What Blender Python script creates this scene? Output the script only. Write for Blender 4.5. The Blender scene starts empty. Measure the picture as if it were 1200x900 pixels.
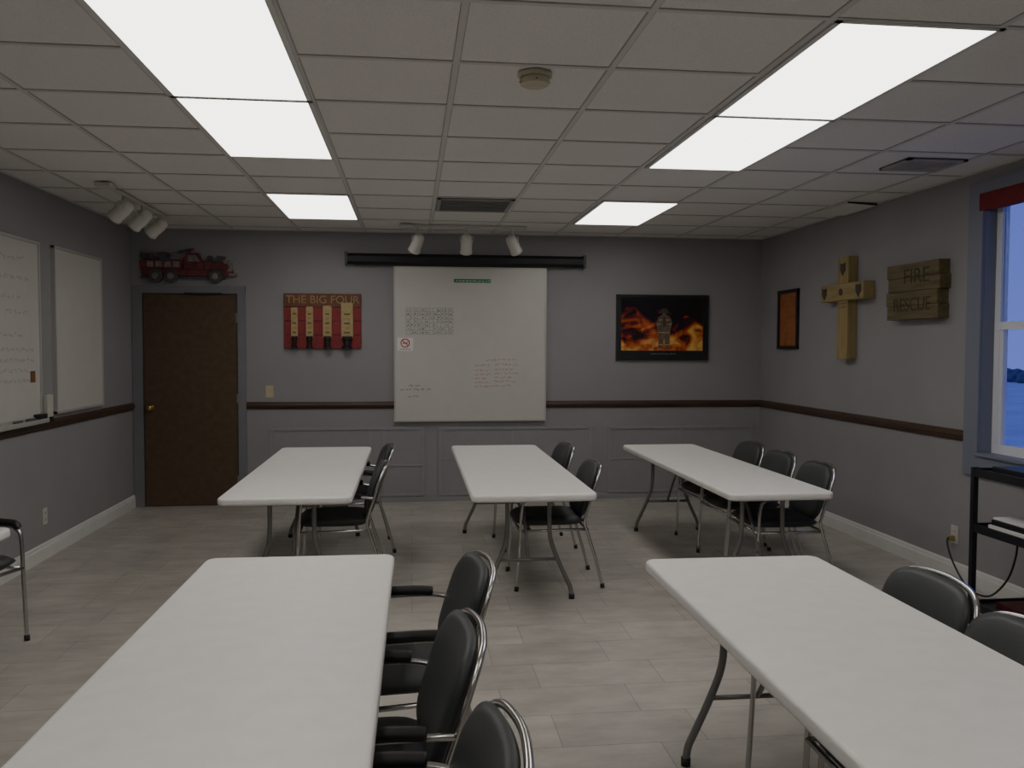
import bpy, bmesh, math, random
from mathutils import Vector, Matrix
random.seed(4)
C=bpy.context.scene.collection
XL,XR,YB,YN,ZC=-2.65,3.62,8.55,-2.6,2.675

# ---------------------------------------------------------------- materials
def nodes(name):
    m=bpy.data.materials.new(name); m.use_nodes=True
    nt=m.node_tree; b=nt.nodes['Principled BSDF']
    return m,nt,b
def mat(name,col,rough=.6,metal=0,var=0,scale=8,bump=0,bscale=60,spec=.5):
    m,nt,b=nodes(name)
    b.inputs['Roughness'].default_value=rough; b.inputs['Metallic'].default_value=metal
    b.inputs['Specular IOR Level'].default_value=spec
    tc=nt.nodes.new('ShaderNodeTexCoord')
    n=nt.nodes.new('ShaderNodeTexNoise'); n.inputs['Scale'].default_value=scale; n.inputs['Detail'].default_value=4
    nt.links.new(tc.outputs['Object'],n.inputs['Vector'])
    r=nt.nodes.new('ShaderNodeValToRGB')
    r.color_ramp.elements[0].position=.3; r.color_ramp.elements[1].position=.7
    r.color_ramp.elements[0].color=(*[max(0,c*(1-var)) for c in col],1)
    r.color_ramp.elements[1].color=(*[c*(1+var) for c in col],1)
    nt.links.new(n.outputs['Fac'],r.inputs['Fac']); nt.links.new(r.outputs['Color'],b.inputs['Base Color'])
    if bump:
        n2=nt.nodes.new('ShaderNodeTexNoise'); n2.inputs['Scale'].default_value=bscale; n2.inputs['Detail'].default_value=3
        nt.links.new(tc.outputs['Object'],n2.inputs['Vector'])
        bp=nt.nodes.new('ShaderNodeBump'); bp.inputs['Strength'].default_value=bump; bp.inputs['Distance'].default_value=.01
        nt.links.new(n2.outputs['Fac'],bp.inputs['Height']); nt.links.new(bp.outputs['Normal'],b.inputs['Normal'])
    return m
def woodmat(name,c1,c2,rough=.5,axis=2,scale=3,stretch=14):
    m,nt,b=nodes(name); b.inputs['Roughness'].default_value=rough
    tc=nt.nodes.new('ShaderNodeTexCoord'); mp=nt.nodes.new('ShaderNodeMapping')
    s=[stretch]*3; s[axis]=1; mp.inputs['Scale'].default_value=s
    n=nt.nodes.new('ShaderNodeTexNoise'); n.inputs['Scale'].default_value=scale; n.inputs['Detail'].default_value=6
    r=nt.nodes.new('ShaderNodeValToRGB'); r.color_ramp.elements[0].position=.35; r.color_ramp.elements[1].position=.65
    r.color_ramp.elements[0].color=(*c1,1); r.color_ramp.elements[1].color=(*c2,1)
    nt.links.new(tc.outputs['Object'],mp.inputs['Vector']); nt.links.new(mp.outputs['Vector'],n.inputs['Vector'])
    nt.links.new(n.outputs['Fac'],r.inputs['Fac']); nt.links.new(r.outputs['Color'],b.inputs['Base Color'])
    return m
def emis(name,col,s):
    m=bpy.data.materials.new(name); m.use_nodes=True; nt=m.node_tree; nt.nodes.clear()
    e=nt.nodes.new('ShaderNodeEmission'); e.inputs[0].default_value=(*col,1); e.inputs[1].default_value=s
    o=nt.nodes.new('ShaderNodeOutputMaterial'); nt.links.new(e.outputs[0],o.inputs[0]); return m

M_wall=mat('wall_paint',(.288,.280,.288),.75,var=.04,scale=2,bump=.08,bscale=90)
M_panel=mat('wall_panel_paint',(.288,.282,.292),.65,var=.03)
M_mould=mat('panel_moulding_paint',(.305,.30,.312),.6,var=.03)
M_greytrim=mat('grey_trim_paint',(.20,.20,.216),.5,var=.04)
M_ceil=mat('ceiling_tile',(.76,.742,.71),.95,var=.05,scale=120,bump=.4,bscale=140)
M_grid=mat('ceiling_grid_metal',(.60,.588,.565),.5,var=.02)
M_seam=mat('ceiling_seam',(.38,.37,.355),.9)
M_white=mat('white_paint',(.66,.65,.63),.45,var=.03)
M_table=mat('table_plastic',(.82,.80,.765),.40,var=.03,scale=14,bump=.12,bscale=220)
M_legs=mat('leg_steel_grey',(.25,.245,.24),.4,metal=.6)
M_chrome=mat('chrome',(.60,.59,.57),.22,metal=1)
M_cush=mat('charcoal_vinyl',(.038,.042,.044),.5,var=.12,bump=.15,bscale=300)
M_black=mat('black_plastic',(.014,.014,.015),.45)
M_blackm=mat('black_metal',(.02,.02,.023),.4,metal=.3)
M_board=mat('whiteboard_surface',(.58,.56,.52),.28,var=.02)
M_alu=mat('board_frame',(.50,.49,.46),.4,metal=.3)
M_door=woodmat('door_wood',(.088,.055,.031),(.112,.071,.041),.42,stretch=5)
M_rail=woodmat('rail_wood',(.050,.026,.017),(.085,.046,.029),.4,axis=0)
M_raily=woodmat('rail_wood_side',(.050,.026,.017),(.085,.046,.029),.4,axis=1)
M_brass=mat('brass',(.5,.35,.12),.3,metal=.9)
M_red=mat('red_painted_wood',(.23,.018,.02),.55,var=.15,scale=20)
M_redtop=mat('brown_stained_wood',(.15,.05,.025),.6,var=.2,scale=20)
M_gold=mat('gold_letter',(.33,.235,.09),.6,var=.1)
M_cream=mat('nozzle_cream',(.42,.31,.14),.55,var=.15,scale=30)
M_pine=woodmat('pine_wood',(.26,.195,.08),(.36,.27,.12),.6,axis=1,stretch=8)
M_piney=woodmat('pine_wood_bar',(.26,.195,.08),(.36,.27,.12),.6,axis=0,stretch=8)
M_pinedark=woodmat('old_timber',(.092,.074,.034),(.155,.124,.056),.7,axis=0,scale=4,stretch=8)
M_pineedge=woodmat('old_timber_edge',(.30,.22,.08),(.38,.28,.11),.7,axis=1,scale=4)
M_beige=mat('beige_plastic',(.52,.45,.30),.4)
M_offw=mat('offwhite_plastic',(.55,.53,.47),.45)
M_detector=mat('detector_plastic',(.50,.46,.34),.5)
M_lamp=mat('track_lamp_enamel',(.58,.56,.51),.4)
M_dark=mat('dark_void',(.02,.02,.02),.8)
M_ink=mat('marker_black',(.10,.10,.13),.6)
M_inkg=mat('marker_grey',(.30,.30,.31),.6)
M_inkr=mat('marker_red',(.42,.16,.16),.6)
M_green=mat('green_label',(.03,.20,.09),.5)
M_signred=mat('sign_red',(.55,.03,.03),.5)
M_paper=mat('paper_white',(.75,.74,.72),.6)
M_orange=mat('orange_print',(.34,.12,.04),.5,var=.25,scale=9)
M_maroon=mat('maroon_fabric',(.17,.012,.018),.8,var=.2,scale=40)
M_darkred=mat('dark_red_plastic',(.06,.01,.012),.6)
M_snow=mat('snow',(.80,.82,.86),.9,var=.1,scale=.7)
M_hedge=mat('hedge_foliage',(.16,.17,.22),.9,var=.4,scale=3)
M_lens=emis('fluorescent_diffuser',(1,.965,.92),4.7)
M_truck1=mat('truck_red_metal',(.13,.028,.032),.45,var=.5,scale=18)
M_truck2=mat('truck_grey_metal',(.10,.09,.10),.4,metal=.4,var=.3,scale=25)
M_truck3=mat('truck_pale_metal',(.25,.21,.19),.45,metal=.3,var=.3,scale=25)
M_burn=mat('burnt_letter',(.052,.042,.02),.8)

def floor_mat():
    m,nt,b=nodes('floor_tile'); tc=nt.nodes.new('ShaderNodeTexCoord')
    br=nt.nodes.new('ShaderNodeTexBrick'); br.inputs['Scale'].default_value=1
    br.inputs['Brick Width'].default_value=.58; br.inputs['Row Height'].default_value=.29
    br.inputs['Mortar Size'].default_value=.0025; br.inputs['Mortar Smooth'].default_value=.2; br.offset=.33; br.offset_frequency=2
    br.inputs['Color1'].default_value=(.485,.458,.415,1); br.inputs['Color2'].default_value=(.405,.383,.347,1); br.inputs['Mortar'].default_value=(.29,.272,.248,1)
    nt.links.new(tc.outputs['Object'],br.inputs['Vector'])
    mp=nt.nodes.new('ShaderNodeMapping'); mp.inputs['Scale'].default_value=(1.6,3.2,1)
    n=nt.nodes.new('ShaderNodeTexNoise'); n.inputs['Scale'].default_value=2.4; n.inputs['Detail'].default_value=8; n.inputs['Roughness'].default_value=.62
    nt.links.new(tc.outputs['Object'],mp.inputs['Vector']); nt.links.new(mp.outputs['Vector'],n.inputs['Vector'])
    r=nt.nodes.new('ShaderNodeValToRGB'); r.color_ramp.elements[0].position=.3;r.color_ramp.elements[1].position=.7
    r.color_ramp.elements[0].color=(.78,.775,.76,1); r.color_ramp.elements[1].color=(1.15,1.14,1.12,1)
    nt.links.new(n.outputs['Fac'],r.inputs['Fac'])
    mx=nt.nodes.new('ShaderNodeMixRGB'); mx.blend_type='MULTIPLY'; mx.inputs[0].default_value=1
    nt.links.new(br.outputs['Color'],mx.inputs[1]); nt.links.new(r.outputs['Color'],mx.inputs[2]); nt.links.new(mx.outputs[0],b.inputs['Base Color'])
    b.inputs['Roughness'].default_value=.40
    bp=nt.nodes.new('ShaderNodeBump'); bp.inputs['Strength'].default_value=.15; bp.inputs['Distance'].default_value=.003; bp.invert=True
    nt.links.new(br.outputs['Fac'],bp.inputs['Height']); nt.links.new(bp.outputs['Normal'],b.inputs['Normal'])
    return m
M_floor=floor_mat()

def fire_mat():
    m,nt,b=nodes('fire_print'); tc=nt.nodes.new('ShaderNodeTexCoord'); b.inputs['Roughness'].default_value=.25
    mp=nt.nodes.new('ShaderNodeMapping'); mp.inputs['Scale'].default_value=(4,5.5,5)
    nt.links.new(tc.outputs['Object'],mp.inputs['Vector'])
    n=nt.nodes.new('ShaderNodeTexNoise'); n.inputs['Scale'].default_value=1.2; n.inputs['Detail'].default_value=8; n.inputs['Distortion'].default_value=1.0
    nt.links.new(mp.outputs['Vector'],n.inputs['Vector'])
    sp=nt.nodes.new('ShaderNodeSeparateXYZ'); nt.links.new(tc.outputs['Object'],sp.inputs[0])
    ax=nt.nodes.new('ShaderNodeMath');ax.operation='MULTIPLY';ax.inputs[1].default_value=-.7
    nt.links.new(sp.outputs['Y'],ax.inputs[0])
    ad=nt.nodes.new('ShaderNodeMath');ad.operation='ADD'
    nt.links.new(n.outputs['Fac'],ad.inputs[0]);nt.links.new(ax.outputs[0],ad.inputs[1])
    r=nt.nodes.new('ShaderNodeValToRGB'); e=r.color_ramp.elements
    e[0].position=.42;e[0].color=(.012,.006,.006,1);e[1].position=.74;e[1].color=(.8,.48,.10,1)
    x=e.new(.49);x.color=(.16,.015,.006,1); x=e.new(.58);x.color=(.5,.10,.012,1)
    nt.links.new(ad.outputs[0],r.inputs['Fac']); nt.links.new(r.outputs['Color'],b.inputs['Base Color'])
    return m
M_fire=fire_mat()

# ---------------------------------------------------------------- geometry helpers
def link(name,me,mats,parent=None,M=None):
    o=bpy.data.objects.new(name,me); C.objects.link(o)
    if not isinstance(mats,(list,tuple)): mats=[mats]
    if len(me.materials)==0:
        for m in mats: me.materials.append(m)
    if parent: o.parent=parent
    if M is not None: o.matrix_local=M
    return o
def empty(name,M=None,loc=None,rz=0):
    e=bpy.data.objects.new(name,None); C.objects.link(e); e.empty_display_size=.1
    if M is not None: e.matrix_world=M
    if loc is not None: e.matrix_world=Matrix.Translation(loc)@Matrix.Rotation(math.radians(rz),4,'Z')
    return e
def box_me(name,x0,x1,y0,y1,z0,z1,bev=0,seg=2):
    bm=bmesh.new(); bmesh.ops.create_cube(bm,size=1)
    for v in bm.verts: v.co=Vector(((x0+x1)/2+v.co.x*(x1-x0),(y0+y1)/2+v.co.y*(y1-y0),(z0+z1)/2+v.co.z*(z1-z0)))
    if bev: bmesh.ops.bevel(bm,geom=bm.edges[:],offset=bev,segments=seg,affect='EDGES',profile=.5)
    me=bpy.data.meshes.new(name); bm.to_mesh(me); bm.free(); return me
def box(name,x0,x1,y0,y1,z0,z1,m,parent=None,bev=0,seg=2):
    return link(name,box_me(name,x0,x1,y0,y1,z0,z1,bev,seg),m,parent)
def multibox(name,boxes,m,parent=None):
    bm=bmesh.new()
    for (x0,x1,y0,y1,z0,z1) in boxes:
        r=bmesh.ops.create_cube(bm,size=1)
        for v in r['verts']: v.co=Vector(((x0+x1)/2+v.co.x*(x1-x0),(y0+y1)/2+v.co.y*(y1-y0),(z0+z1)/2+v.co.z*(z1-z0)))
    me=bpy.data.meshes.new(name); bm.to_mesh(me); bm.free(); return link(name,me,m,parent)
def smooth(me):
    for p in me.polygons: p.use_smooth=True
def poly(name,pts,z0,z1,m,parent=None,bev=0,seg=3,sm=False):
    bm=bmesh.new(); vs=[bm.verts.new((x,y,z0)) for x,y in pts]; f=bm.faces.new(vs)
    r=bmesh.ops.extrude_face_region(bm,geom=[f]); nv=[g for g in r['geom'] if isinstance(g,bmesh.types.BMVert)]
    for v in nv: v.co.z=z1
    bmesh.ops.recalc_face_normals(bm,faces=bm.faces[:])
    if bev:
        es=[e for e in bm.edges if abs(e.verts[0].co.z-e.verts[1].co.z)<1e-6]
        bmesh.ops.bevel(bm,geom=es,offset=bev,segments=seg,affect='EDGES',profile=.5)
    me=bpy.data.meshes.new(name); bm.to_mesh(me); bm.free()
    if sm:
        for p in me.polygons: p.use_smooth=abs(p.normal.z)<.99
    return link(name,me,m,parent)
def rrect(w,h,r,n=6,cx=0,cy=0):
    P=[]
    for (sx,sy,a0) in ((1,1,0),(-1,1,90),(-1,-1,180),(1,-1,270)):
        for i in range(n+1):
            a=math.radians(a0+90*i/n); P.append((cx+sx*(w/2-r)+r*math.cos(a),cy+sy*(h/2-r)+r*math.sin(a)))
    return P
def circ(cx,cy,r,n=20,ry=None):
    ry=ry or r
    return [(cx+r*math.cos(2*math.pi*i/n),cy+ry*math.sin(2*math.pi*i/n)) for i in range(n)]
def catmull(P,n=5,closed=False):
    P=[Vector(p) for p in P]; out=[]
    k=len(P)
    for i in range(k-1):
        p0=P[max(i-1,0)];p1=P[i];p2=P[i+1];p3=P[min(i+2,k-1)]
        for j in range(n):
            t=j/n
            out.append(.5*((2*p1)+(-p0+p2)*t+(2*p0-5*p1+4*p2-p3)*t*t+(-p0+3*p1-3*p2+p3)*t**3))
    out.append(P[-1]); return out
def tube_me(name,paths,r,seg=8,spl=5):
    bm=bmesh.new()
    for P in paths:
        Q=catmull(P,spl) if spl>1 else [Vector(p) for p in P]
        T0=(Q[1]-Q[0]).normalized(); N=T0.orthogonal().normalized(); rings=[]
        for i,q in enumerate(Q):
            T=(Q[min(i+1,len(Q)-1)]-Q[max(i-1,0)]).normalized()
            N=(N-T*N.dot(T)).normalized(); B=T.cross(N)
            rings.append([bm.verts.new(q+r*(math.cos(2*math.pi*k/seg)*N+math.sin(2*math.pi*k/seg)*B)) for k in range(seg)])
        for a,b in zip(rings,rings[1:]):
            for k in range(seg): bm.faces.new((a[k],a[(k+1)%seg],b[(k+1)%seg],b[k]))
        bm.faces.new(rings[0][::-1]); bm.faces.new(rings[-1])
    bmesh.ops.recalc_face_normals(bm,faces=bm.faces[:])
    me=bpy.data.meshes.new(name); bm.to_mesh(me); bm.free(); smooth(me); return me
def lathe_me(name,prof,seg=24):
    bm=bmesh.new(); rings=[]
    for r,z in prof:
        if r<1e-6: rings.append([bm.verts.new((0,0,z))])
        else: rings.append([bm.verts.new((r*math.cos(2*math.pi*k/seg),r*math.sin(2*math.pi*k/seg),z)) for k in range(seg)])
    for a,b in zip(rings,rings[1:]):
        for k in range(seg):
            f=[a[k%len(a)],a[(k+1)%len(a)],b[(k+1)%len(b)],b[k%len(b)]]
            u=[]
            for v in f:
                if v not in u: u.append(v)
            if len(u)>2: bm.faces.new(u)
    bmesh.ops.recalc_face_normals(bm,faces=bm.faces[:])
    me=bpy.data.meshes.new(name); bm.to_mesh(me); bm.free(); return me
def pillow_me(name,hw,hh,T,n=4.5,N=16,fn=None):
    bm=bmesh.new()
    def P(i,j,s):
        u=-1+2*i/N; v=-1+2*j/N; m=max(abs(u),abs(v))
        if m<1e-9: x=y=0
        else:
            k=m/((abs(u/m)**n+abs(v/m)**n)**(1/n)); x=u/m*k; y=v/m*k
        t=T*(max(0,1-m**6))**.5*(.82+.18*(1-m*m))
        c=Vector((x*hw,y*hh,s*t)); return fn(c) if fn else c
    top={};bot={}
    for i in range(N+1):
        for j in range(N+1):
            top[i,j]=bm.verts.new(P(i,j,1))
            bot[i,j]=top[i,j] if i in(0,N) or j in (0,N) else bm.verts.new(P(i,j,-1))
    for i in range(N):
        for j in range(N):
            bm.faces.new((top[i,j],top[i+1,j],top[i+1,j+1],top[i,j+1]))
            bm.faces.new((bot[i,j+1],bot[i+1,j+1],bot[i+1,j],bot[i,j]))
    bmesh.ops.recalc_face_normals(bm,faces=bm.faces[:])
    me=bpy.data.meshes.new(name); bm.to_mesh(me); bm.free(); smooth(me); return me
def wallM(kind,a,z):
    """local x = right as seen, y = up, z = out of wall"""
    if kind=='back': cols=[(1,0,0),(0,0,1),(0,-1,0)]; loc=(a,YB,z)
    if kind=='right': cols=[(0,-1,0),(0,0,1),(-1,0,0)]; loc=(XR,a,z)
    if kind=='left': cols=[(0,1,0),(0,0,1),(1,0,0)]; loc=(XL,a,z)
    M=Matrix.Identity(4)
    for j,c in enumerate(cols):
        for i in range(3): M[i][j]=c[i]
    for i in range(3): M[i][3]=loc[i]
    return M
def text(name,s,size,x,y,z,m,parent,ext=.001,align='CENTER',rot=0,sx=1):
    t=bpy.data.curves.new(name,'FONT'); t.body=s; t.size=size; t.extrude=ext; t.align_x=align; t.align_y='CENTER'
    t.materials.append(m); o=bpy.data.objects.new(name,t); C.objects.link(o); o.parent=parent
    o.matrix_local=Matrix.Translation((x,y,z))@Matrix.Rotation(rot,4,'Z')@Matrix.Diagonal((sx,1,1,1)); return o
def ribbons(name,lines,w,z,m,parent):
    bm=bmesh.new()
    for L in lines:
        for (a,b) in zip(L,L[1:]):
            a=Vector(a);b=Vector(b); d=b-a
            if d.length<1e-6: continue
            n=Vector((-d.y,d.x)).normalized()*w/2; e=d.normalized()*w*.3
            vs=[bm.verts.new((*p,z)) for p in (a-n-e,b-n+e,b+n+e,a+n-e)]
            bm.faces.new(vs)
    me=bpy.data.meshes.new(name); bm.to_mesh(me); bm.free(); return link(name,me,m,parent)
def scribble(x,y,length,h):
    L=[];cx=x
    while cx<x+length:
        wl=random.uniform(.04,.11)*h/.04; P=[]; q=cx
        while q<cx+wl:
            P.append((q,y+random.uniform(0,h))); q+=h*random.uniform(.15,.4)
        if len(P)>1: L.append(P)
        cx+=wl+h*.6
    return L

# ---------------------------------------------------------------- room shell
floor=box('floor',XL-.1,XR+.1,YN-.1,YB+.1,-.08,0,M_floor)
ceil=box('ceiling',XL-.1,XR+.1,YN-.1,YB+.1,ZC+.004,ZC+.1,M_ceil)
box('wall_left',XL-.1,XL,YN,YB,0,ZC+.004,M_wall)
box('wall_back',XL-.1,XR+.1,YB,YB+.1,0,ZC+.004,M_wall)
box('wall_near',XL-.1,XR+.1,YN-.1,YN,0,ZC+.004,M_wall)
WY0,WY1,WZ0,WZ1=3.95,5.06,.86,2.52
multibox('wall_right',[(XR,XR+.14,YN,WY0,0,ZC+.004),(XR,XR+.14,WY1,YB,0,ZC+.004),(XR,XR+.14,WY0,WY1,0,WZ0),(XR,XR+.14,WY0,WY1,WZ1,ZC+.004)],M_wall)

gx=[.18+.63*k for k in range(-4,6)]
gy=[4.06+.61*k for k in range(-10,8)]
g=empty('ceiling_grid')
gb=[(x-.012,x+.012,YN,YB,ZC-.001,ZC+.006) for x in gx]+[(XL,XR,y-.012,y+.012,ZC-.0012,ZC+.0058) for y in gy if y>YN]
multibox('tee_bars',gb,M_grid,g)
sb=[(x-.0155,x+.0155,YN,YB,ZC+.001,ZC+.006) for x in gx]+[(XL,XR,y-.0155,y+.0155,ZC+.0012,ZC+.0058) for y in gy if y>YN]
multibox('tile_seams',sb,M_seam,g)
wa=[(XL,XL+.022,YN,YB,ZC-.003,ZC+.004),(XR-.022,XR,YN,YB,ZC-.003,ZC+.004),(XL,XR,YB-.022,YB,ZC-.003,ZC+.004)]
multibox('wall_angle',wa,M_grid,g)

def fixture(x,y0,y1):
    e=empty('fluorescent_ceiling_light',loc=((x),(y0+y1)/2,ZC))
    h=(y1-y0)/2
    fr=[(-.315,.315,-h,-h+.018,-.006,.004),(-.315,.315,h-.018,h,-.006,.004),(-.315,-.292,-h,h,-.006,.004),(.292,.315,-h,h,-.006,.004)]
    multibox('frame',fr,M_white,e)
    link('diffuser_lens',box_me('lens',-.292,.292,-h+.018,h-.018,-.004,.003),M_lens,e)
for x in (-.765,1.775):
    for (a,b) in ((6.50,7.72),(4.06,5.28),(2.84,4.06),(.4,1.62),(-2.04,-.82)):
        fixture(x,a,b)

def profile_run(name,kind,a0,a1,prof,m):
    bm=bmesh.new(); A=[];B=[]
    for o,z in prof:
        if kind=='back': A.append((a0,YB-o,z));B.append((a1,YB-o,z))
        if kind=='left': A.append((XL+o,a0,z));B.append((XL+o,a1,z))
        if kind=='right': A.append((XR-o,a0,z));B.append((XR-o,a1,z))
    va=[bm.verts.new(p) for p in A]; vb=[bm.verts.new(p) for p in B]; n=len(va)
    for i in range(n): bm.faces.new((va[i],va[(i+1)%n],vb[(i+1)%n],vb[i]))
    bm.faces.new(va); bm.faces.new(vb[::-1]); bmesh.ops.recalc_face_normals(bm,faces=bm.faces[:])
    me=bpy.data.meshes.new(name); bm.to_mesh(me); bm.free(); return link(name,me,m)
RP=[(0,.935),(.010,.937),(.014,.952),(.022,.960),(.026,.975),(.022,.992),(.014,.998),(.012,1.006),(0,1.008)]
profile_run('trim_1','back',-1.595,XR,RP,M_rail)
profile_run('trim_2','left',YN,YB,RP,M_raily)
profile_run('trim_3','right',5.20,YB,RP,M_raily)
profile_run('trim_4','right',YN,3.81,RP,M_raily)
BP=[(0,0),(.016,0),(.016,.085),(.012,.095),(.010,.11),(.004,.12),(0,.12)]
profile_run('baseboard_left','left',YN,YB,BP,M_white)
profile_run('baseboard_right','right',YN,YB,BP,M_white)
profile_run('baseboard_back','back',-1.595,XR,[(0,0),(.012,0),(.012,.05),(0,.055)],M_panel)

def panel(x0,x1,z1,vs,hz=None):
    e=empty('trim_panel',M=wallM('back',0,0)); b=[]
    w=.028
    b+=[(x0,x1,z1-w,z1,0,.014),(x0,x1,.06,.06+w,0,.014)]
    for v in [x0,x1-w]+vs: b.append((v,v+w,.06+w,z1-w,0,.0135))
    if hz: 
        for a,c,z in hz: b.append((a,c,z,z+.014,0,.010))
    multibox('mouldings',b,M_mould,e)
    box('field',x0+w,x1-w,.06+w,z1-w,0,.004,M_panel,e)
panel(-1.37,.13,.755,[-.42,-.28],[(-.25,.12,.36)])
panel(.27,1.83,.75,[1.0],[(.3,1.0,.42)])
panel(2.0,3.54,.745,[2.75],[(2.03,2.75,.4)])

d=empty('door_1',M=wallM('back',-2.11,0))
box('slab',-.435,.435,.006,2.05,0,.02,M_door,d,bev=.003)
multibox('frame_jambs',[(-.535,-.442,0,2.13,0,.035),(.442,.515,0,2.13,0,.035),(-.535,.515,2.056,2.13,0,.0352)],M_greytrim,d)
multibox('gap_shadow',[(-.442,-.435,0,2.056,0,.008),(.435,.442,0,2.056,0,.008),(-.442,.442,2.05,2.056,0,.008)],M_dark,d)
k=link('knob',lathe_me('knob',[(0,0),(.032,0),(.032,.006),(.012,.012),(.012,.04),(.028,.05),(.031,.065),(.022,.078),(0,.08)]),M_brass,d,Matrix.Translation((-.375,.96,.02))); smooth(k.data)
multibox('hinges',[(.425,.447,z,z+.09,.018,.026) for z in (.2,1.0,1.78)],M_greytrim,d)
box('closer_arm',-.05,.3,2.045,2.062,.02,.05,M_blackm,d)

def plate(name,kind,a,z,outlet=True,m=None):
    e=empty(name,M=wallM(kind,a,z)); m=m or M_beige
    poly('plate',rrect(.075,.12,.006,3),0,.006,m,e,bev=.002)
    if outlet:
        for s in (-.024,.024): poly('socket',circ(0,s,.015,14),.006,.009,m,e); multibox('slots',[(-.007,-.004,s-.005,s+.006,.009,.0095),(.004,.007,s-.005,s+.006,.009,.0095)],M_dark,e)
    else: box('toggle',-.006,.006,-.012,.012,.006,.016,m,e)
plate('light_switch','back',-1.375,1.11,False)
plate('wall_outlet','left',6.51,.31,True,M_offw)
plate('wall_outlet','right',5.29,.30,True,M_offw)

# ---------------------------------------------------------------- central whiteboard
wb=empty('whiteboard',M=wallM('back',.59,1.575))
box('board',-.745,.745,-.755,.755,.0,.035,M_board,wb)
multibox('edge_frame',[(-.76,.76,.752,.768,0,.042),(-.76,.76,-.768,-.752,0,.045),(-.76,-.744,-.768,.768,0,.0415),(.744,.76,-.768,.768,0,.0415)],M_alu,wb)
box('green_label',-.17,.20,.615,.65,.035,.0375,M_green,wb)
ribbons('label_marks',scribble(-.15,.625,.33,.014),.004,.038,M_paper,wb)
gl=[]
for i in range(13): gl.append([(-.64+i*.038,.10),(-.64+i*.038,.36)])
for j in range(8): gl.append([(-.64,.10+j*.037),(-.17,.10+j*.037)])
ribbons('schedule_grid',gl,.004,.0355,M_inkg,wb)
L=[]
for j in range(7):
    for i in range(12):
        if random.random()<.75: L.append([(-.633+i*.038+random.uniform(0,.02),.108+j*.037+random.uniform(0,.015)) for _ in range(4)])
ribbons('schedule_marks',L,.005,.0357,M_ink,wb)
L=[]
for j,y in enumerate((-.22,-.27,-.31,-.35,-.39,-.43)): L+=scribble(.04,y,.13+.02*(j%3),.022); L+=scribble(.24,y+.01,.2-.03*(j%2),.022)
L+=scribble(.15,-.165,.3,.022)
ribbons('red_writing',L,.0035,.0356,M_inkr,wb)
L=scribble(-.62,-.42,.1,.022)+scribble(-.70,-.46,.3,.024)+scribble(-.62,-.53,.08,.022)
ribbons('dark_writing',L,.0035,.0356,M_ink,wb)
ns=empty('no_smoking_sign'); ns.parent=wb; ns.matrix_local=Matrix.Translation((-.65,.0,.035))
poly('card',rrect(.155,.13,.004,2),0,.002,M_paper,ns)
def ring(name,cx,cy,r0,r1,z,m,parent,n=28):
    bm=bmesh.new(); a=[bm.verts.new((cx+r0*math.cos(2*math.pi*i/n),cy+r0*math.sin(2*math.pi*i/n),z)) for i in range(n)]
    b=[bm.verts.new((cx+r1*math.cos(2*math.pi*i/n),cy+r1*math.sin(2*math.pi*i/n),z)) for i in range(n)]
    for i in range(n): bm.faces.new((a[i],b[i],b[(i+1)%n],a[(i+1)%n]))
    me=bpy.data.meshes.new(name); bm.to_mesh(me); bm.free(); return link(name,me,m,parent)
ring('ban_ring',0,.012,.036,.046,.0028,M_signred,ns)
ribbons('ban_bar',[[(-.028,.040),(.028,-.016)]],.009,.0029,M_signred,ns)
box('cigarette',-.026,.024,.008,.016,.002,.0025,M_black,ns)
ribbons('smoke_curl',[[(.02,.02),(.026,.026),(.02,.032)]],.003,.0026,M_black,ns)
text('caption','NO SMOKING',.017,0,-.05,.0024,M_black,ns,ext=.0002)

ps=empty('projector_screen',M=wallM('back',.55,2.41))
bm=bmesh.new()
oct=[(.0,-.055),(.07,-.055),(.10,-.03),(.105,.02),(.085,.05),(.0,.055)]
va=[bm.verts.new((-1.17,y,z)) for z,y in oct]; vb=[bm.verts.new((1.17,y,z)) for z,y in oct]; n=len(oct)
for i in range(n): bm.faces.new((va[i],va[(i+1)%n],vb[(i+1)%n],vb[i]))
bm.faces.new(va); bm.faces.new(vb[::-1]); bmesh.ops.recalc_face_normals(bm,faces=bm.faces[:])
me=bpy.data.meshes.new('case'); bm.to_mesh(me); bm.free(); link('case',me,M_blackm,ps)
multibox('end_caps',[(-1.19,-1.165,-.06,.06,0,.112),(1.165,1.19,-.06,.06,0,.112)],M_black,ps)
box('pull_bar',-1.1,1.1,-.067,-.055,.03,.055,M_black,ps,bev=.003)

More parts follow.
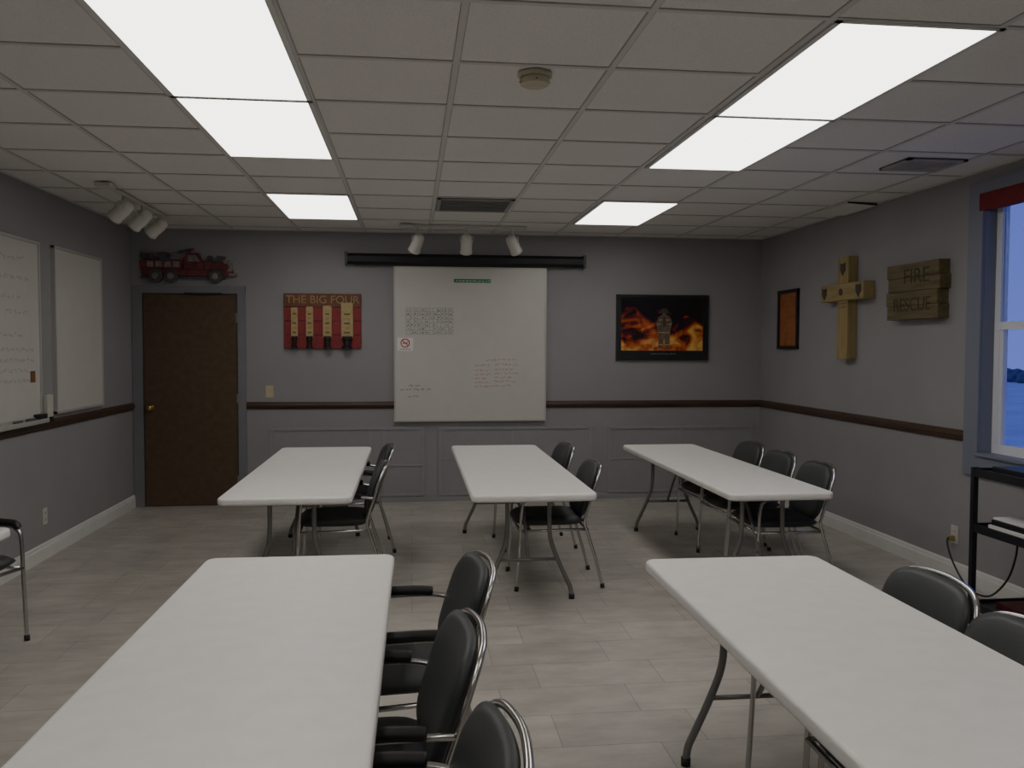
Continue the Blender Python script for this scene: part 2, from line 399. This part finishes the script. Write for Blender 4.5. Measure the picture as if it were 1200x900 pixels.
def track(name,M,length,heads,aims,drop=.115):
    e=empty(name,M=M)
    box('track',-length/2,length/2,-.018,.018,-.022,0,M_lamp,e,bev=.003)
    box('canopy',-length/2-.05,-length/2+.07,-.055,.055,-.03,0,M_lamp,e,bev=.006)
    prof=[(0,0),(.03,0),(.045,.012),(.05,.035),(.05,.05),(.053,.055),(.053,.16),(.058,.165),(.058,.178),(.05,.178),(.046,.12),(0,.115)]
    for hx,aim in zip(heads,aims):
        dirv=Vector(aim); q=Vector((0,0,1)).rotation_difference(dirv.normalized())
        o=link('lamp_head',lathe_me('head',prof),M_lamp,e,Matrix.Translation(Vector((hx,0,-drop))-dirv.normalized()*.07)@q.to_matrix().to_4x4())
        for p in o.data.polygons: p.use_smooth=True
        link('yoke',tube_me('yoke',[[(hx,0,-.02),(hx,0,-drop+.045)]],.012,8,1),M_lamp,e)
        s=Vector((0,0,1)).cross(dirv.normalized()); s=s.normalized() if s.length>.01 else Vector((1,0,0))
        c=Vector((hx,0,-drop)); link('bracket',tube_me('br',[[tuple(c+s*.058),tuple(c+s*.06+Vector((0,0,.05))),(hx,0,-drop+.055),tuple(c-s*.06+Vector((0,0,.05))),tuple(c-s*.058)]],.005,6,1),M_lamp,e)
    return e
track('track_light',Matrix.Translation((.51,7.95,ZC-.006)),1.12,[-.45,.0,.43],[(-.30,.55,-.70),(0,.5,-.8),(.42,.55,-.7)],.15)
track('track_light',Matrix.Translation((-2.10,6.98,ZC-.006))@Matrix.Rotation(math.radians(90),4,'Z'),1.5,[-.36,.08,.52],[(.35,.75,-.55)]*3)

sd=empty('smoke_detector',loc=(.51,3.55,ZC))
o=link('base',lathe_me('base',[(0,0),(.072,0),(.072,-.012),(.06,-.016),(0,-.016)]),M_detector,sd); 
o=link('cap',lathe_me('cap',[(.055,-.016),(.055,-.022),(.062,-.024),(.060,-.045),(.045,-.052),(0,-.054)]),M_detector,sd)
multibox('slots',[(-.064,.064,-.004,.004,-.036,-.033),(-.004,.004,-.064,.064,-.036,-.033)],M_dark,sd)

def vent(x0,x1,y0,y1,n,m,rec):
    e=empty('ceiling_vent',loc=((x0+x1)/2,(y0+y1)/2,ZC)); w=(x1-x0)/2;h=(y1-y0)/2
    box('recess',-w,w,-h,h,-.003,.002,rec,e)
    multibox('frame',[(-w,w,-h,-h+.03,-.012,-.001),(-w,w,h-.03,h,-.012,-.001),(-w,-w+.03,-h,h,-.012,-.001),(w-.03,w,-h,h,-.012,-.001)],m,e)
    bl=[]
    for i in range(n):
        y=-h+.03+(i+.5)*(2*h-.06)/n; bl.append((-w+.03,w-.03,y-.008,y+.006,-.012,-.003))
    multibox('louvres',bl,m,e)
M_vg=mat('vent_grey',(.42,.41,.39),.5)
vent(.20,.79,6.52,7.10,6,mat('vent_mid',(.30,.29,.28),.5),M_dark)
vent(2.93,3.31,4.80,5.12,8,M_vg,M_dark)
st=empty('sagging_ceiling_tile',M=Matrix.Translation((3.47,6.55,ZC-.012))@Matrix.Rotation(math.radians(3),4,'Y'))
box('tile',-.12,.12,-.25,.25,-.004,.010,M_ceil,st)
box('gap',-.12,.12,-.258,-.2505,-.002,.012,M_dark,st)

# ---------------------------------------------------------------- Big four plaque
bf=empty('fire_hose_nozzle_wall_plaque',M=wallM('back',-.86,1.80))
for i in range(4): box('plank_%d'%(i+1),-.37,.37,-.27+i*.135,-.27+(i+1)*.135-.003,0,.025,M_redtop if i==3 else M_red,bf,bev=.003)
text('title','THE BIG FOUR',.108,0,.205,.0255,M_gold,bf,ext=.002)
for i,(x,h,w) in enumerate(((-.27,.30,.065),(-.125,.31,.07),(.045,.32,.085),(.235,.35,.115))):
    poly('plate_%d'%(i+1),rrect(w,h,.01,3,x,-.02+ (h-.30)/2),.025,.04,M_cream,bf,bev=.003)
    for j in range(5): box('marking',x-w*.25,x+w*.25,.06-j*.045,.075-j*.045,.04,.0415,M_gold if j%2 else M_pinedark,bf)
    o=link('nozzle_tip_%d'%(i+1),lathe_me('tip',[(0,0),(w*.42,0),(w*.42,.03),(w*.3,.04),(w*.3,.09),(w*.45,.1),(w*.45,.12),(0,.12)],14),M_black,bf,Matrix.Translation((x,-.15,.05))@Matrix.Rotation(math.radians(90),4,'X'))

# ---------------------------------------------------------------- fire engine wall art
ft=empty('fire_engine_wall_art',M=wallM('back',-2.12,2.31))
poly('chassis',[(-.43,-.09),(.40,-.09),(.42,-.04),(.30,-.02),(-.44,-.02)],0,.03,M_truck1,ft,bev=.004)
poly('rear_body',[(-.44,-.02),(-.05,-.02),(-.05,.07),(-.40,.07),(-.45,.04)],0,.035,M_truck1,ft,bev=.005)
poly('cab',[(-.04,-.03),(.14,-.03),(.14,.05),(.09,.13),(-.02,.13),(-.05,.06)],0,.04,M_truck1,ft,bev=.005)
poly('cab_window',[(.0,.05),(.11,.05),(.075,.11),(.0,.11)],.04,.044,M_truck3,ft)
poly('hood',[(.14,-.03),(.36,-.03),(.38,.0),(.36,.05),(.15,.06)],0,.035,M_truck1,ft,bev=.005)
poly('grille',[(.36,-.04),(.41,-.04),(.41,.04),(.36,.05)],0,.03,M_truck3,ft)
poly('bumper',[(.38,-.09),(.45,-.09),(.45,-.06),(.38,-.06)],0,.045,M_truck3,ft)
poly('side_board',[(-.44,-.115),(.34,-.115),(.34,-.095),(-.44,-.095)],0,.04,M_truck2,ft)
for i,x in enumerate((-.30,-.16,.25)):
    poly('wheel_%d'%(i+1),circ(x,-.09,.065,20),.0,.05,M_truck2,ft,bev=.004)
    poly('hub_%d'%(i+1),circ(x,-.09,.03,14),.05,.056,M_truck3,ft)
for s in ((-.45,.10),(-.45,.13)): box('ladder_rail',s[0],.12,s[1],s[1]+.01,.01,.025,M_truck3,ft)
multibox('ladder_rungs',[(-.43+i*.045,-.422+i*.045,.10,.14,.01,.022) for i in range(12)],M_truck3,ft)
poly('hose_reel',circ(-.22,.09,.05,18),0,.045,M_truck2,ft,bev=.004)
poly('hose_bed',[(-.43,.07),(-.30,.07),(-.32,.12),(-.42,.12)],0,.03,M_truck2,ft)
poly('deck_gun',[(-.10,.13),(-.07,.13),(.05,.165),(.045,.18),(-.09,.15)],0,.03,M_truck2,ft)
poly('beacon',circ(.04,.145,.018,12),0,.03,M_truck3,ft)
poly('bell',circ(.20,.08,.03,12),0,.03,M_truck2,ft)
poly('crew_seat',[(.24,.05),(.33,.05),(.34,.10),(.27,.11)],0,.03,M_truck2,ft)
poly('headlamp',circ(.35,.055,.024,12),0,.045,M_truck3,ft)
multibox('side_compartments',[(-.38+i*.08,-.32+i*.08,-.005,.05,.035,.039) for i in range(4)],M_truck3,ft)

# ---------------------------------------------------------------- firefighter poster
fp=empty('framed_firefighter_poster',M=wallM('back',2.56,1.755))
W,Hh=.485,.335
multibox('frame',[(-W,W,Hh-.03,Hh,0,.03),(-W,W,-Hh,-Hh+.03,0,.03),(-W,-W+.03,-Hh,Hh,0,.0295),(W-.03,W,-Hh,Hh,0,.0295)],M_black,fp)
box('mat_board',-W+.03,W-.03,-Hh+.03,Hh-.03,0,.008,M_black,fp)
box('fire_print',-W+.055,W-.055,-Hh+.10,Hh-.05,.008,.0095,M_fire,fp)
M_coat=mat('firefighter_coat',(.13,.085,.06),.6,var=.4,scale=40); M_ref=mat('reflective_yellow',(.36,.34,.16),.5); M_helm=mat('helmet',(.05,.035,.03),.5)
cx,cy=.02,.03
poly('firefighter_coat',[(cx-.06,cy-.10),(cx+.06,cy-.10),(cx+.075,cy-.02),(cx+.085,cy+.03),(cx+.055,cy+.085),(cx+.02,cy+.10),(cx-.02,cy+.10),(cx-.055,cy+.085),(cx-.085,cy+.02),(cx-.075,cy-.04)],.0095,.011,M_coat,fp)
poly('firefighter_trousers',[(cx-.06,cy-.24),(cx-.015,cy-.24),(cx,cy-.13),(cx+.015,cy-.24),(cx+.06,cy-.24),(cx+.06,cy-.10),(cx-.06,cy-.10)],.0095,.011,M_coat,fp)
poly('firefighter_helmet',circ(cx,cy+.135,.042,18,.035)[:10]+[(cx-.058,cy+.12),(cx+.058,cy+.12)],.0095,.0112,M_helm,fp)
poly('firefighter_face',circ(cx,cy+.112,.022,14,.028),.0095,.0108,M_coat,fp)
poly('air_tank',rrect(.03,.10,.014,5,cx,cy+.03),.011,.0118,M_helm,fp)
multibox('reflective_bands',[(cx-.06,cx+.06,cy-.085,cy-.075,.011,.0117),(cx-.08,cx-.04,cy+.0,cy+.01,.011,.0117),(cx+.04,cx+.08,cy+.0,cy+.01,.011,.0117),(cx-.055,cx-.013,cy-.21,cy-.20,.011,.0117),(cx+.013,cx+.055,cy-.21,cy-.20,.011,.0117),(cx-.055,cx+.055,cy+.045,cy+.053,.011,.0117)],M_ref,fp)
ribbons('caption_line',scribble(-.12,-.275,.24,.012),.004,.0085,M_inkg,fp)

# ---------------------------------------------------------------- right wall
of=empty('framed_orange_print',M=wallM('right',7.88,1.825))
multibox('frame',[(-.22,.22,.255,.285,0,.025),(-.22,.22,-.285,-.255,0,.025),(-.22,-.19,-.285,.285,0,.0245),(.19,.22,-.285,.285,0,.0245)],M_black,of)
box('print',-.19,.19,-.255,.255,0,.008,M_orange,of)
ribbons('print_lines',[[(-.13,.17-i*.05),(.13,.17-i*.05)] for i in range(8)],.004,.0085,mat('print_line',(.27,.09,.03)),of)

cr=empty('wooden_wall_cross',M=wallM('right',6.70,1.88))
poly('post',[(-.085,-.42),(.085,-.42),(.085,.42),(-.085,.42)],0,.085,M_pine,cr,bev=.006)
poly('crossbar',[(-.35,.06),(.35,.06),(.35,.20),(-.35,.20)],.0,.10,M_piney,cr,bev=.006)
M_badge=mat('badge_dark',(.06,.05,.04),.5,var=.5,scale=60)
def shield(cx,cy,s): return [(cx-s*.8,cy+s),(cx,cy+s*.8),(cx+s*.8,cy+s),(cx+s*.8,cy-s*.2),(cx,cy-s*1.1),(cx-s*.8,cy-s*.2)]
poly('badge_1',shield(0,.32,.05),.085,.089,M_badge,cr); poly('badge_2',shield(-.28,.13,.05),.10,.104,M_badge,cr); poly('badge_3',shield(.28,.13,.05),.10,.104,M_badge,cr)
poly('emblem',circ(0,.13,.03,8),.10,.104,M_badge,cr)
ribbons('inscription',scribble(-.05,.03,.1,.012)+scribble(-.05,0,.1,.012),.004,.0855,M_badge,cr)

tb=empty('timber_fire_rescue_wall_sign',M=wallM('right',5.72,1.955))
for i,(a,b) in enumerate(((-.31,.31),(-.325,.30),(-.30,.325),(-.32,.31))):
    box('timber_%d'%(i+1),a,b,-.20+i*.10,-.20+(i+1)*.10-.0015,0,.085,M_pinedark,tb,bev=.004)
text('fire_lettering','FIRE',.15,.05,.10,.0855,M_burn,tb,ext=.001,sx=1.15)
text('rescue_lettering','RESCUE',.135,0,-.10,.0855,M_burn,tb,ext=.001,sx=.98)

# window
wn=empty('window_1',M=Matrix.Translation((XR,0,0)))
cas=[(-.022,0,WY0-.13,WY0,WZ0-.13,WZ1+.09),(-.022,0,WY1,WY1+.14,WZ0-.13,WZ1+.09),(-.0225,0,WY0,WY1,WZ1,WZ1+.09),(-.0225,0,WY0,WY1,WZ0-.13,WZ0)]
M_cas=mat('window_casing_paint',(.19,.205,.26),.5)
multibox('casing',cas,M_cas,wn)
box('sill',-.04,.08,WY0,WY1,WZ0,WZ0+.02,M_cas,wn,bev=.004)
multibox('reveal',[(0,.14,WY0,WY0+.008,WZ0,WZ1),(0,.14,WY1-.008,WY1,WZ0,WZ1),(0,.14,WY0,WY1,WZ1-.008,WZ1)],M_cas,wn)
a,b=WY0+.01,WY1-.01; zt=WZ1-.01; zb=WZ0+.02; zm=1.69
M_sash=mat('white_vinyl',(.72,.74,.80),.4)
multibox('sashes',[(.07,.12,a,a+.05,zb,zt),(.07,.12,b-.05,b,zb,zt),(.07,.12,a+.05,b-.05,zb,zb+.06),(.07,.12,a+.05,b-.05,zt-.05,zt),(.065,.11,a+.05,b-.05,zm-.025,zm+.025),
 (.075,.105,a+.05,a+.08,zb+.06,zm-.025),(.075,.105,b-.08,b-.05,zb+.06,zm-.025)],M_sash,wn)
mg,nt,bb=nodes('window_glass'); bb.inputs['Transmission Weight'].default_value=1; bb.inputs['Roughness'].default_value=0; bb.inputs['IOR'].default_value=1.02; bb.inputs['Base Color'].default_value=(.9,.93,1,1)
box('glass',.088,.092,a+.05,b-.05,zb+.06,zt-.05,mg,wn)
box('roller_shade',-.03,.03,WY0-.02,WY1+.03,2.42,2.53,M_maroon,wn,bev=.006)
box('snowy_ground',XR+.3,60,-30,60,-.6,-.5,M_snow)
hd=empty('hedge_row',loc=(38,0,-.5))
bm=bmesh.new()
for i in range(90):
    r=bmesh.ops.create_icosphere(bm,subdivisions=2,radius=random.uniform(.4,.8),matrix=Matrix.Translation((random.uniform(-1,1),-20+i*.85,random.uniform(.1,.3))))
me=bpy.data.meshes.new('bushes'); bm.to_mesh(me); bm.free(); link('bushes',me,M_hedge,hd)

# ---------------------------------------------------------------- left whiteboards
def side_board(y0,y1,z0,z1,tray,writing):
    e=empty('wall_whiteboard',M=wallM('left',(y0+y1)/2,(z0+z1)/2)); w=(y1-y0)/2;h=(z1-z0)/2
    box('board',-w+.015,w-.015,-h+.015,h-.015,0,.02,M_board,e)
    multibox('frame',[(-w,w,h-.018,h,0,.03),(-w,w,-h,-h+.018,0,.03),(-w,-w+.018,-h,h,0,.0295),(w-.018,w,-h,h,0,.0295)],M_alu,e)
    if tray:
        box('marker_tray',-w,w,-h-.03,-h,0,.075,M_alu,e,bev=.004)
        link('markers',tube_me('mk',[[(w-.5,-h+.008,.05),(w-.38,-h+.008,.05)],[(w-.3,-h+.008,.045),(w-.18,-h+.008,.05)]],.008,8,1),M_ink,e)
        box('eraser',w-.14,w-.02,-h,-h+.035,.02,.07,M_black,e,bev=.006)
        box('magnet_note',w-.17,w-.10,-h+.26,-h+.34,.02,.024,mat('magnet_brown',(.2,.09,.03),.5),e)
    L=[]
    for (x,y,l,s) in writing: L+=scribble(x,y,l,s)
    if L: ribbons('writing',L,.004,.0205,M_inkg,e)
side_board(4.2,6.45,1.03,2.28,True,[(.55,.46,.3,.04),(.45,.33,.45,.035),(.55,.2,.3,.035),(.6,.1,.3,.035),(.4,-.05,.4,.03),(.45,-.15,.55,.03),(.35,-.22,.65,.03),(.4,-.29,.5,.03),(.5,-.36,.5,.03),(-.6,.3,.8,.04),(-.7,.1,.9,.04)])
side_board(6.70,7.68,1.04,2.29,False,[])
bx=empty('small_wall_fixture',M=wallM('left',6.58,1.10)); box('box',-.05,.05,-.09,.09,0,.03,M_offw,bx,bev=.004); box('clip',-.03,.03,-.11,-.07,.0,.04,M_black,bx,bev=.004)

# ---------------------------------------------------------------- tables
def table(x0,x1,y0,y1,rz=0,top=.70):
    cx,cy=(x0+x1)/2,(y0+y1)/2; w=x1-x0; L=y1-y0
    e=empty('folding_table',loc=(cx,cy,0),rz=rz)
    poly('top',rrect(w,L,.05,8),top-.044,top,M_table,e,bev=.014,seg=4,sm=True)
    poly('underside',rrect(w-.1,L-.1,.05,4),top-.052,top-.0441,M_offw,e)
    for s in (1,-1):
        y=s*(L/2-.30)
        link('leg_frame',tube_me('legs',[
          [(q*.13,y,top-.052),(q*.13,y,.46),(q*.14,y,.36),(q*.18,y,.25),(q*.235,y,.13),(q*.262,y,.07),(q*.27,y,.012)] for q in (-1,1)],.014,10),M_legs,e)
        link('cross_tube',tube_me('ct',[[(-.18,y,.25),(.18,y,.25)],[(-.13,y,.62),(.13,y,.62)],[(0,y,.25),(0,y-s*.18,.46),(0,y-s*.36,top-.053)]],.010,8,1),M_legs,e)
        link('feet',tube_me('ft',[[(q*.27,y,0),(q*.27,y,.03)] for q in (-1,1)],.018,10,1),M_black,e)
        box('hinge_plate',-.25,.25,y-.03,y+.03,top-.058,top-.0521,M_legs,e)
    multibox('side_rails',[(-w/2+.09,-w/2+.115,-L/2+.2,L/2-.2,top-.060,top-.0522),(w/2-.115,w/2-.09,-L/2+.2,L/2-.2,top-.060,top-.0522)],M_legs,e)
    return e
table(-1.08,-.335,4.86,7.33)
table(.34,1.075,4.82,7.345)
table(1.83,2.475,4.72,7.28)
table(-.82,-.078,.98,3.495,rz=-.4)
table(.905,1.625,.75,3.295,rz=-.6)
table(-2.60,-1.845,1.69,4.20)

# ---------------------------------------------------------------- chairs
def yb(z,x=0): return .19+max(0,z-.45)*.31-.03*(x/.23)**2
paths=[]
rear=[(-.235,.31,.0),(-.238,.26,.2),(-.238,yb(.44),.43)]
arc=[(-.238,.50),(-.240,.60),(-.236,.70),(-.224,.755),(-.19,.797),(-.13,.816),(0,.824),(.13,.816),(.19,.797),(.224,.755),(.236,.70),(.240,.60),(.238,.50)]
rear+= [(x,yb(z,x)+.022,z) for x,z in arc]
rear+= [(.238,yb(.44),.43),(.238,.26,.2),(.235,.31,.0)]
paths.append(rear)
for s in (-1,1):
    paths.append([(s*.255,-.27,0),(s*.262,-.25,.3),(s*.268,-.235,.55),(s*.268,-.21,.608),(s*.268,-.15,.628),(s*.268,.0,.63),(s*.266,.15,.627),(s*.248,.225,.615)])
    paths.append([(s*.258,-.245,.40),(s*.235,.21,.40)])
paths.append([(-.262,-.245,.40),(.262,-.245,.40)]); paths.append([(-.24,.20,.40),(.24,.20,.40)])
ME_frame=tube_me('chair_frame',[paths[0]]+[paths[1],paths[3]],.0105,8)
ME_rails=tube_me('chair_rails',[paths[2],paths[4],paths[5],paths[6]],.010,8,1)
ME_seat=pillow_me('chair_seat',.243,.235,.038,n=6,N=16,fn=lambda c:Vector((c.x,c.y-.035,.445+c.z+.012*(c.x/.24)**2-.02*(max(0,-c.y/.235-.6))**2)))
def bk(c):
    x,z=c.x,.64+c.y
    return Vector((x,yb(z,x)-.008+c.z,z))
ME_back=pillow_me('chair_back',.238,.188,.032,n=4,N=20,fn=bk)
AP=[(-.215,.617),(-.195,.64),(-.14,.646),(-.02,.647),(.08,.645),(.15,.638)]
ME_arms=tube_me('chair_arms',[[(s*.27,p[0],p[1]) for p in AP] for s in (-1,1)],.020,10)
ME_feet=tube_me('chair_feet',[[(s*.255,-.27,0),(s*.256,-.267,.03)] for s in(-1,1)]+[[(s*.235,.31,0),(s*.235,.306,.03)] for s in (-1,1)],.0145,8,1)
for me_,m_ in ((ME_frame,M_chrome),(ME_rails,M_chrome),(ME_seat,M_cush),(ME_back,M_cush),(ME_arms,M_black),(ME_feet,M_black)): me_.materials.append(m_)
SC=Matrix.Diagonal((.97,.97,.955,1))
for me_ in (ME_frame,ME_rails,ME_seat,ME_back,ME_arms,ME_feet): me_.transform(SC)
def chair(x,y,rz=-90):
    e=empty('upholstered_armchair',loc=(x,y,0),rz=rz)
    for n_,me_ in (('tube_frame',ME_frame),('seat_rails',ME_rails),('seat',ME_seat),('backrest',ME_back),('arm_pads',ME_arms),('feet',ME_feet)):
        link(n_,me_,[],e)
chair(-.47,5.66,-88); chair(-.45,6.62,-84)
chair(.92,5.56,-90); chair(.94,6.62,-86)
chair(2.40,5.34,-91); chair(2.42,5.95,-88); chair(2.44,6.55,-88)
chair(-.04,2.97,-84); chair(-.13,2.28,-86); chair(-.10,1.63,-87)
chair(1.45,2.62,-90); chair(1.40,2.11,-91)
chair(-2.33,4.53,72)

# ---------------------------------------------------------------- AV cart
ct=empty('av_cart',loc=(3.345,4.1,0))
hx,hy=.225,.30
multibox('posts',[(sx*hx-.014,sx*hx+.014,sy*hy-.014,sy*hy+.014,.0,.885) for sx in(-1,1) for sy in(-1,1)],M_blackm,ct)
for z in (.12,.555,.865): box('shelf',-hx,hx,-hy,hy,z-.02,z,M_blackm,ct)
multibox('shelf_lips',[(-hx-.012,-hx,-hy,hy,z-.03,z+.015) for z in (.12,.555,.865)]+[(-hx,hx,hy,hy+.012,z-.03,z+.015) for z in (.12,.555,.865)],M_blackm,ct)
bk_=empty('book_stack'); bk_.parent=ct; bk_.matrix_local=Matrix.Translation((-.05,.08,.555))
box('magazine_1',-.13,.13,-.17,.16,0,.02,M_paper,bk_,bev=.002); box('binder',-.12,.12,-.15,.15,.02,.05,M_black,bk_,bev=.003); box('magazine_2',-.11,.13,-.14,.15,.05,.062,M_paper,bk_,bev=.002)
box('media_player',-.18,.16,-.2,.22,.865,.90,M_black,ct,bev=.004)
box('cable_box',-.15,.1,-.1,.2,.12,.155,M_darkred,ct,bev=.004)
pc=empty('power_cord'); 
cable=[(3.60,5.29,.28),(3.55,5.27,.27),(3.53,5.2,.18),(3.50,5.05,.08),(3.48,4.9,.03),(3.45,4.7,.06),(3.42,4.52,.20),(3.41,4.44,.35),(3.41,4.425,.45)]
link('cable',tube_me('cable',[cable],.006,8),M_black,pc)
box('plug',3.57,3.612,5.275,5.305,.26,.295,M_pineedge,pc,bev=.004)

# ---------------------------------------------------------------- world
w=bpy.data.worlds.new('dusk_sky'); bpy.context.scene.world=w; w.use_nodes=True; nt=w.node_tree
bg=nt.nodes['Background']; tc=nt.nodes.new('ShaderNodeTexCoord'); sp=nt.nodes.new('ShaderNodeSeparateXYZ'); r=nt.nodes.new('ShaderNodeValToRGB')
nt.links.new(tc.outputs['Generated'],sp.inputs[0]); nt.links.new(sp.outputs['Z'],r.inputs['Fac']); nt.links.new(r.outputs['Color'],bg.inputs['Color'])
r.color_ramp.elements[0].color=(.15,.20,.62,1); r.color_ramp.elements[1].color=(.08,.12,.44,1); r.color_ramp.elements[1].position=.4
bg.inputs['Strength'].default_value=1.05

# ---------------------------------------------------------------- camera
psi=math.atan(.118); th=math.atan(.042); ro=.003
F=Vector((math.sin(psi)*math.cos(th),math.cos(psi)*math.cos(th),-math.sin(th)));R=Vector((math.cos(psi),-math.sin(psi),0));U=R.cross(F)
R2=R*math.cos(ro)+U*math.sin(ro); U2=U*math.cos(ro)-R*math.sin(ro)
cd=bpy.data.cameras.new('camera'); cam=bpy.data.objects.new('camera',cd); C.objects.link(cam)
M=Matrix.Identity(4)
for i in range(3): M[i][0]=R2[i];M[i][1]=U2[i];M[i][2]=-F[i]
M[2][3]=1.54
cam.matrix_world=M; cd.sensor_width=36; cd.lens=30; cd.clip_start=.05; cd.clip_end=200
bpy.context.scene.camera=cam
